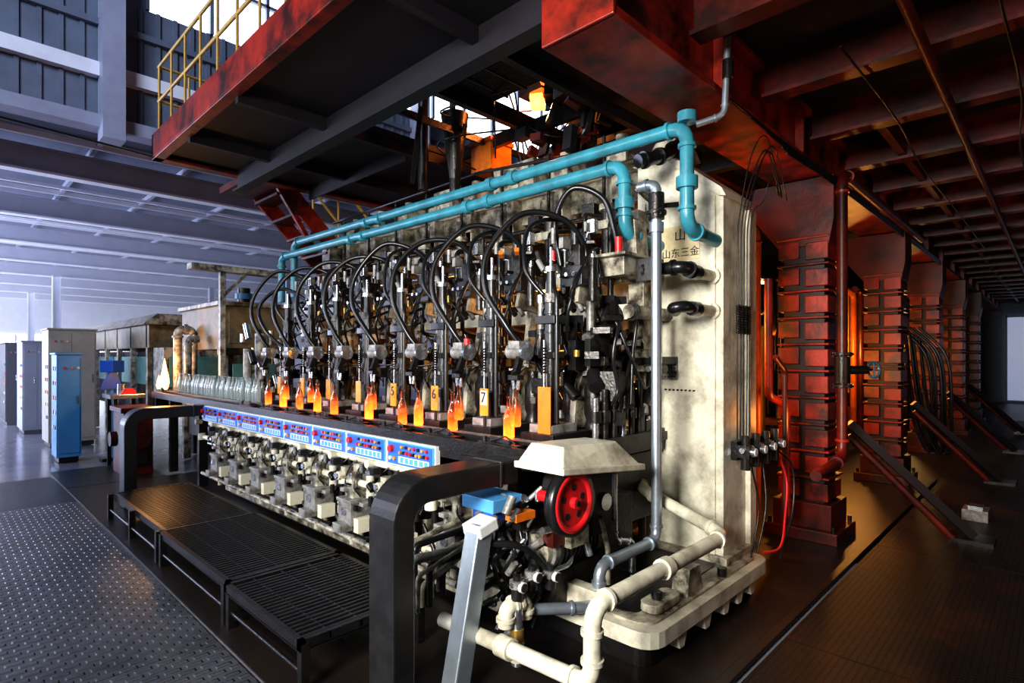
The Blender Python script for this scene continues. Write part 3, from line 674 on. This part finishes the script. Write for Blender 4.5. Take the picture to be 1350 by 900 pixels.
# ------------------------------------------------------------ big pipes
b=B('teal_water_pipes')
b.tube([(3.2,6.95,2.35),(3.2,6.95,3.03),(3.2,1.63,3.0),(3.2,1.63,2.38),(3.6,1.63,2.36)],.043,teal,R=.11,n=14,fl=teal)
b.tube([(3.15,7.2,2.3),(3.15,7.2,2.88),(3.15,2.04,2.85),(3.15,2.04,2.40),(3.6,2.04,2.38)],.043,teal,R=.11,n=14,fl=teal)
for y in(3.1,3.35,5.0,5.25):
    b.cyl((3.2,y-.03,3.01),(3.2,y+.03,3.01),.056,teal,14);b.cyl((3.15,y+.2,2.86),(3.15,y+.26,2.86),.056,teal,14)
b.cyl((3.2,1.63,2.62),(3.2,1.63,2.69),.066,teal,14);b.cyl((3.15,2.04,2.56),(3.15,2.04,2.63),.064,teal,14)
b.cyl((3.2,1.63,3.02),(3.2,1.63,3.08),.058,teal,14)
b.done()
b=B('black_elbow_pipe');b.tube([(3.18,1.96,2.86),(3.3,1.92,2.9),(3.45,1.90,2.96),(3.6,1.9,3.06)],.045,rubber,R=.08,fl=rubber);b.done()
b=B('steel_riser_pipe')
b.tube([(3.22,1.58,3.0),(3.3,1.44,3.04),(3.3,1.42,3.55)],.02,galv,R=.05,fl=galv);b.cyl((3.3,1.42,3.25),(3.3,1.42,3.36),.032,dsteel);b.tube([(3.3,1.42,3.5),(3.25,1.42,3.6)],.028,dsteel);b.done()
b=B('galvanised_standpipe')
b.tube([(3.1,1.9,2.66),(3.1,1.78,2.66),(3.1,1.78,.476),(2.5,1.78,.476),(2.5,1.78,.25)],.032,galv,R=.08,n=14,fl=galv)
b.cyl((3.1,1.78,2.44),(3.1,1.78,2.60),.05,dsteel,8);b.cyl((3.1,1.78,2.36),(3.1,1.78,2.42),.045,galv,10);b.bar((3.1,1.78,2.52),(3.22,1.7,2.54),.02,.03,dsteel);b.flange((3.1,1.78,2.48),(0,0,1),.062,dsteel)
b.cyl((3.1,1.9,2.66),(3.45,2.0,2.66),.03,dsteel)
b.done()
b=B('column_inlet_pipes')
for z,y in((2.13,1.65),(1.9,1.65)):
    b.cyl((3.32,y,z),(3.6,y,z),.036,cream,14);b.flange((3.585,y,z),(1,0,0),.055,cream,bolts=4)
    b.cyl((3.3,y,z),(3.38,y,z),.046,rubber,14)
b.tube([(3.33,1.65,2.13),(3.2,1.65,2.15),(3.2,1.95,2.15)],.040,rubber,R=.06,n=12,fl=dsteel)
b.tube([(3.33,1.65,1.9),(3.22,1.65,1.91),(3.18,1.72,1.90),(3.3,1.76,1.89)],.036,rubber,R=.05,n=12)
b.flange((3.2,1.9,2.15),(0,1,0),.07,dsteel);b.box(3.14,3.26,1.82,1.95,2.08,2.22,dsteel)
b.done()
b=B('cream_drain_pipe')
b.tube([(3.55,2.16,.72),(3.3,2.0,.72),(3.1,1.35,.60),(1.85,1.35,.595),(1.85,1.35,.28),(1.85,2.3,.24)],.037,cream,R=.09,n=14,fl=cream)
b.cyl((2.4,1.35,.597),(2.46,1.35,.597),.05,cream,14);b.cyl((1.85,1.8,.26),(1.85,1.88,.258),.05,cream,14);b.cyl((1.85,1.35,.24),(1.85,1.35,.0),.03,creamd)
b.done()
b=B('air_regulator_unit')
b.tube([(3.6,1.46,1.0),(4.3,1.46,.97)],.018,steel)
for k in range(4):
    x=3.66+k*.17
    b.cyl((x,1.46,.87),(x,1.46,.95),.03,black,12);b.box(x-.04,x+.04,1.42,1.5,.95,1.03,dsteel);b.cyl((x,1.46,1.03),(x,1.46,1.09),.025,black,10)
    b.cyl((x,1.42,.99),(x,1.395,.99),.03,steel,14);b.cyl((x,1.395,.99),(x,1.39,.99),.026,white,14)
b.box(3.62,4.2,1.5,1.54,.93,1.05,dsteel);b.box(3.68,3.72,1.5,1.58,.95,.99,steel)
b.hose([(4.25,1.46,.9),(4.3,1.42,.7),(4.2,1.4,.45),(4.05,1.38,.3),(3.9,1.44,.28)],.008,redb)
b.hose([(4.2,1.46,.95),(4.35,1.4,.8),(4.3,1.38,.5),(4.1,1.4,.2)],.008,rubber);b.hose([(3.95,1.46,.9),(3.9,1.42,.6),(3.8,1.44,.3)],.007,dsteel);b.hose([(3.75,1.46,.9),(3.8,1.43,.6),(3.7,1.44,.3)],.006,dsteel)
b.done()
b=B('column_cables')
for k in range(5):
    x=3.70+.05*k;t=random.uniform(-.15,.15)
    b.hose([(x,1.53,1.05),(x+.01*(k%2),1.53,1.6),(x+.01,1.53,2.2+t),(x+.02,1.52,2.55),(x+.06,1.46,2.8+t),(x+.15+t*.5,1.42,2.95+t),(x+.35+t,1.43,2.8),(x+.45+t,1.45,2.75)],.0045,rubber,6,6)
for k in range(4):
    x=3.7+.06*k
    for j in range(12): b.lathe((x,1.525,1.75+j*.016),[(.010,0),(.018,.008),(.010,.016)],dsteel,8)
b.done()
wk=empty('walkway_platform')
b=B('grating',wk)
def grat(x0,x1,y0,y1,z):
    b.box(x0,x1,y0,y0+.03,z-.05,z,dsteel);b.box(x0,x1,y1-.03,y1,z-.05,z,dsteel);b.box(x0,x0+.03,y0,y1,z-.05,z,dsteel);b.box(x1-.03,x1,y0,y1,z-.05,z,dsteel)
    b.box(x0,x1,y0,y1,z-.055,z-.045,black)
    n=int((y1-y0-.06)/.042)
    for k in range(n): b.box(x0+.03,x1-.03,y0+.035+k*.042,y0+.050+k*.042,z-.035,z,black)
    for k in range(4): b.box(x0+.15+k*.17,x0+.16+k*.17,y0,y1,z-.035,z-.004,black)
grat(1.20,1.95,2.55,3.52,.27);grat(1.22,1.95,3.54,4.95,.27);grat(1.26,1.95,4.98,6.75,.25)
for y in(2.57,3.50,3.58,4.9,5.02,5.85,6.70):
    for x in(1.23,1.90): b.box(x-.022,x+.022,y-.022,y+.022,0.01,.25,dsteel)
for x in(1.23,): b.tube([(x,2.57,.10),(x,3.5,.10)],.012,dsteel);b.tube([(x,3.58,.1),(x,4.9,.1)],.012,dsteel);b.tube([(x,5.02,.1),(x,6.7,.1)],.012,dsteel)
b.done()

# ------------------------------------------------------------ left background equipment
def cabinet(name,x0,x1,y0,y1,h,m,doors=2,z0=0.01):
    b=B(name,None,.01)
    b.box(x0,x1,y0,y1,z0+.08,h,m);b.box(x0+.03,x1-.03,y0+.03,y1-.03,z0,z0+.08,black)
    b.box(x0-.02,x1+.02,y0-.02,y1+.02,h,h+.03,m)
    w=(x1-x0)/doors
    for k in range(doors):
        b.box(x0+k*w+.02,x0+(k+1)*w-.02,y0-.012,y0,z0+.14,h-.05,m);b.cyl((x0+(k+1)*w-.06,y0-.03,h*.55),(x0+(k+1)*w-.06,y0-.03,h*.62),.01,steel,6)
    for i in range(2):
        for j in range(5):
            b.box(x0-.008,x0,y0+.06+i*.2,y0+.16+i*.2,z0+.5+j*.22,z0+.56+j*.22,[black,white,yplate,redb,black][(i+j)%5])
    for j in range(3): b.cyl((x0+.1+j*.08,y0-.012,h-.2),(x0+.1+j*.08,y0-.03,h-.2),.018,[redb,yplate,white][j],8)
    b.done()
cabinet('blue_control_cabinet',1.30,1.60,10.7,11.2,1.63,lblue,1)
cabinet('cream_control_cabinet',1.42,2.1,12.6,13.4,2.07,M('cabinet_cream',(.45,.43,.36),.5,0,.4,(.2,.18,.14),4,.05),2)
cabinet('grey_control_cabinet',1.3,1.8,15.2,16.2,1.9,lav,2);cabinet('grey_control_cabinet',1.2,1.7,17.5,19.5,1.9,under,2)
cabinet('grey_control_cabinet',1.3,1.8,22,24,1.9,under,2);cabinet('grey_control_cabinet',1.4,1.9,27,30,2.0,lav,2)
b=B('red_gearbox_unit',None,.01);b.box(1.78,2.12,8.9,9.5,.01,.85,redd);b.box(1.74,2.16,8.86,9.54,.85,.92,redd);b.cyl((1.95,8.9,.5),(1.95,8.82,.5),.14,redd,16);b.box(1.85,2.05,8.86,8.9,.15,.3,black);b.cyl((1.74,9.1,.5),(1.66,9.1,.5),.1,redd,14);b.done()
b=B('burner_table',None,.006);b.box(1.75,2.18,9.56,10.1,1.0,1.06,steel)
for x in(1.8,2.1):
    for y in(9.6,10.0): b.box(x,x+.05,y,y+.05,.01,1.0,dsteel)
b.cyl((1.95,9.85,1.06),(1.95,9.85,1.2),.06,steel);b.prism([(1.9,1.06),(2.1,1.06),(2.05,1.14),(1.95,1.14)],'y',9.65,9.78,redb);b.done()
b=B('gas_burner');b.cyl((2.32,9.15,1.112),(2.32,9.15,1.16),.05,dsteel);b.lathe((2.32,9.15,1.16),[(.03,0),(.06,.06),(.055,.14),(.03,.26),(.012,.36),(0,.42)],flame,10)
b.lathe((2.30,9.02,1.14),[(.02,0),(.04,.05),(.025,.15),(0,.24)],flame,10);b.lathe((2.27,9.24,1.14),[(.02,0),(.035,.05),(.02,.13),(0,.2)],flame,10)
b.done()
b=B('blue_stand_drill',None,.006);b.cyl((1.95,10.5,.01),(1.95,10.5,1.6),.03,lblue);b.ob((1.95,10.5,1.45),(.2,.25,.18),blue,(0,0,30));b.prism([(1.8,1.1),(2.1,1.1),(1.98,1.4),(1.92,1.4)],'y',10.45,10.55,blue);b.box(1.8,2.1,10.35,10.65,.01,.06,dsteel);b.done()
ov=empty('annealing_oven')
b=B('oven_body',ov,.012)
b.box(2.75,3.75,8.2,9.9,1.7,2.3,brn);b.box(2.7,3.8,8.15,9.95,2.3,2.36,creamd);b.box(2.8,3.7,8.22,9.9,.4,1.2,dsteel);b.box(2.75,2.85,8.2,8.3,.01,1.7,creamd);b.box(3.65,3.75,8.2,8.3,.01,1.7,creamd);b.box(2.75,2.85,9.8,9.9,.01,1.7,creamd)
b.box(2.7,3.8,8.14,8.2,1.62,1.72,dsteel);b.box(2.85,3.65,8.19,8.205,1.78,2.2,brn)
b.cyl((3.2,8.6,2.36),(3.2,8.6,2.6),.09,dsteel);b.cyl((3.2,8.6,2.44),(3.2,8.6,2.52),.12,hwm);b.box(2.9,3.5,8.19,8.21,1.25,1.5,greenp)
b.box(2.85,3.0,8.3,8.34,1.2,1.7,creamd)
b.done()
b=B('lehr_tunnel',ov,.012)
b.box(2.6,4.6,11.2,19,1.75,2.15,brn);b.prism([(2.5,2.15),(4.7,2.15),(4.5,2.34),(2.7,2.34)],'y',11.1,19.1,creamd);b.box(2.7,4.5,11.2,19,.6,1.7,dsteel);b.box(2.66,2.72,11.3,18,1.1,1.6,greenp)
for k in range(8): b.box(2.6,2.68,11.3+k*1.1,11.4+k*1.1,.01,2.15,creamd)
b.box(2.62,4.5,10.4,11,1.0,1.75,creamd);b.box(2.7,4.4,10.38,10.4,1.1,1.6,greenp);b.box(3.0,4,10.2,10.4,.01,1,dsteel)
b.done()
b=B('cooling_pipes',ov)
b.tube([(2.5,9.2,1.12),(2.5,9.2,2.0),(2.70,9.2,2.0),(2.70,9.2,1.3)],.06,creamd,R=.16,fl=grey);b.tube([(2.52,8.8,1.12),(2.52,8.8,1.85),(2.66,8.8,1.85)],.05,creamd,R=.14,fl=grey);b.done()
b=B('jib_hoist_frame',None,.006);b.box(2.66,2.73,7.95,8.02,.01,2.72,creamd);b.box(2.3,3.85,7.9,8.08,2.72,2.8,creamd);b.bar((2.7,7.99,2.4),(3.0,7.99,2.72),.04,.04,creamd);b.cyl((3.5,7.99,2.72),(3.5,7.99,2.5),.01,dsteel,6);b.done()
b=B('transfer_unit',None,.006)
b.box(2.75,3.3,7.1,7.7,.01,1.2,dsteel);b.cyl((2.8,7.4,1.2),(2.8,7.4,1.7),.05,grey);b.cyl((3.0,7.5,1.2),(3.0,7.5,1.9),.07,creamd)
for k in range(30):
    x=random.uniform(2.75,3.3);y=random.uniform(7.1,7.7);z=random.uniform(1.1,1.9);b.cyl((x,y,z),(x,y+random.choice([0,.1]),z+random.uniform(.05,.2)),random.uniform(.015,.05),random.choice([dsteel,grey,creamd,steel]),8)
b.done()

# ------------------------------------------------------------ lights
def area(name,loc,tgt,sx,sy,e,col,spread=None):
    l=bpy.data.lights.new(name,'AREA');l.shape='RECTANGLE';l.size=sx;l.size_y=sy;l.energy=e;l.color=col
    if spread:l.spread=math.radians(spread)
    o=bpy.data.objects.new(name,l);COL.objects.link(o);o.location=loc
    o.rotation_euler=(Vector(tgt)-Vector(loc)).to_track_quat('-Z','Y').to_euler();return o
def point(name,loc,e,col,r=.1):
    l=bpy.data.lights.new(name,'POINT');l.energy=e;l.color=col;l.shadow_soft_size=r
    o=bpy.data.objects.new(name,l);COL.objects.link(o);o.location=loc
area('key_light',(-2.4,.8,2.7),(3.2,2.5,1.2),1.4,1.2,148,(1,.98,.93),90)  # key panel added left of camera, standing in for unseen windows
area('side_fill_light',(-4.5,6.0,3.0),(3,4.5,1.2),3,2.0,120,(.90,.93,1),100)  # second panel added where the key falls off along the machine
area('low_bay_daylight',(-6.5,27,2.4),(6,29,3.8),26,3,5400,(.66,.72,1))
area('low_bay_skylight',(1,34,4.7),(1,34,0),6,14,700,(.74,.79,1))
area('high_hall_daylight',(-5,4,8.5),(3,10,6.4),4,3,260,(.68,.77,1),90)
area('right_aisle_fill',(3.4,-2.4,1.0),(6.0,1.2,2.6),1.2,1.0,13,(1,.50,.30),120)  # added upward fill for the red girder and joists, no fixture there
point('molten_glow_light',(3.45,3.0,2.0),14,(1,.45,.1));point('molten_glow_light',(3.45,4.6,1.9),14,(1,.45,.1));point('molten_glow_light',(4.3,2.7,1.7),36,(1,.55,.12))
point('furnace_light',(4.45,2.4,1.9),34,(1,.34,.06));point('furnace_light',(4.65,1.35,1.1),8,(1,.34,.06));point('furnace_light',(7.0,2.2,1.4),55,(1,.36,.06));point('furnace_light',(10.3,2.4,1.7),50,(1,.45,.1));point('furnace_light',(13.5,2.4,1.5),40,(1,.6,.2))
point('forehearth_light',(3.9,3.5,3.9),36,(1,.3,.07))
point('burner_light',(2.2,9.0,1.5),26,(1,.50,.16))
w=bpy.data.worlds.new('World');S.world=w;w.use_nodes=True;w.node_tree.nodes['Background'].inputs[0].default_value=(.5,.6,.9,1);w.node_tree.nodes['Background'].inputs[1].default_value=.1
S.view_settings.view_transform='Standard'
try: S.view_settings.look='Medium High Contrast'
except Exception as e: print('look',e)
# ------------------------------------------------------------ camera
cd=bpy.data.cameras.new('camera');cam=bpy.data.objects.new('camera',cd);COL.objects.link(cam)
cam.location=(0,0,1.6);cam.rotation_euler=(math.radians(90),0,math.radians(-45.8))
cd.sensor_width=36;cd.sensor_fit='HORIZONTAL';cd.lens=19.87;cd.shift_y=20/1350;cd.clip_end=200;cd.clip_start=.05
S.camera=cam
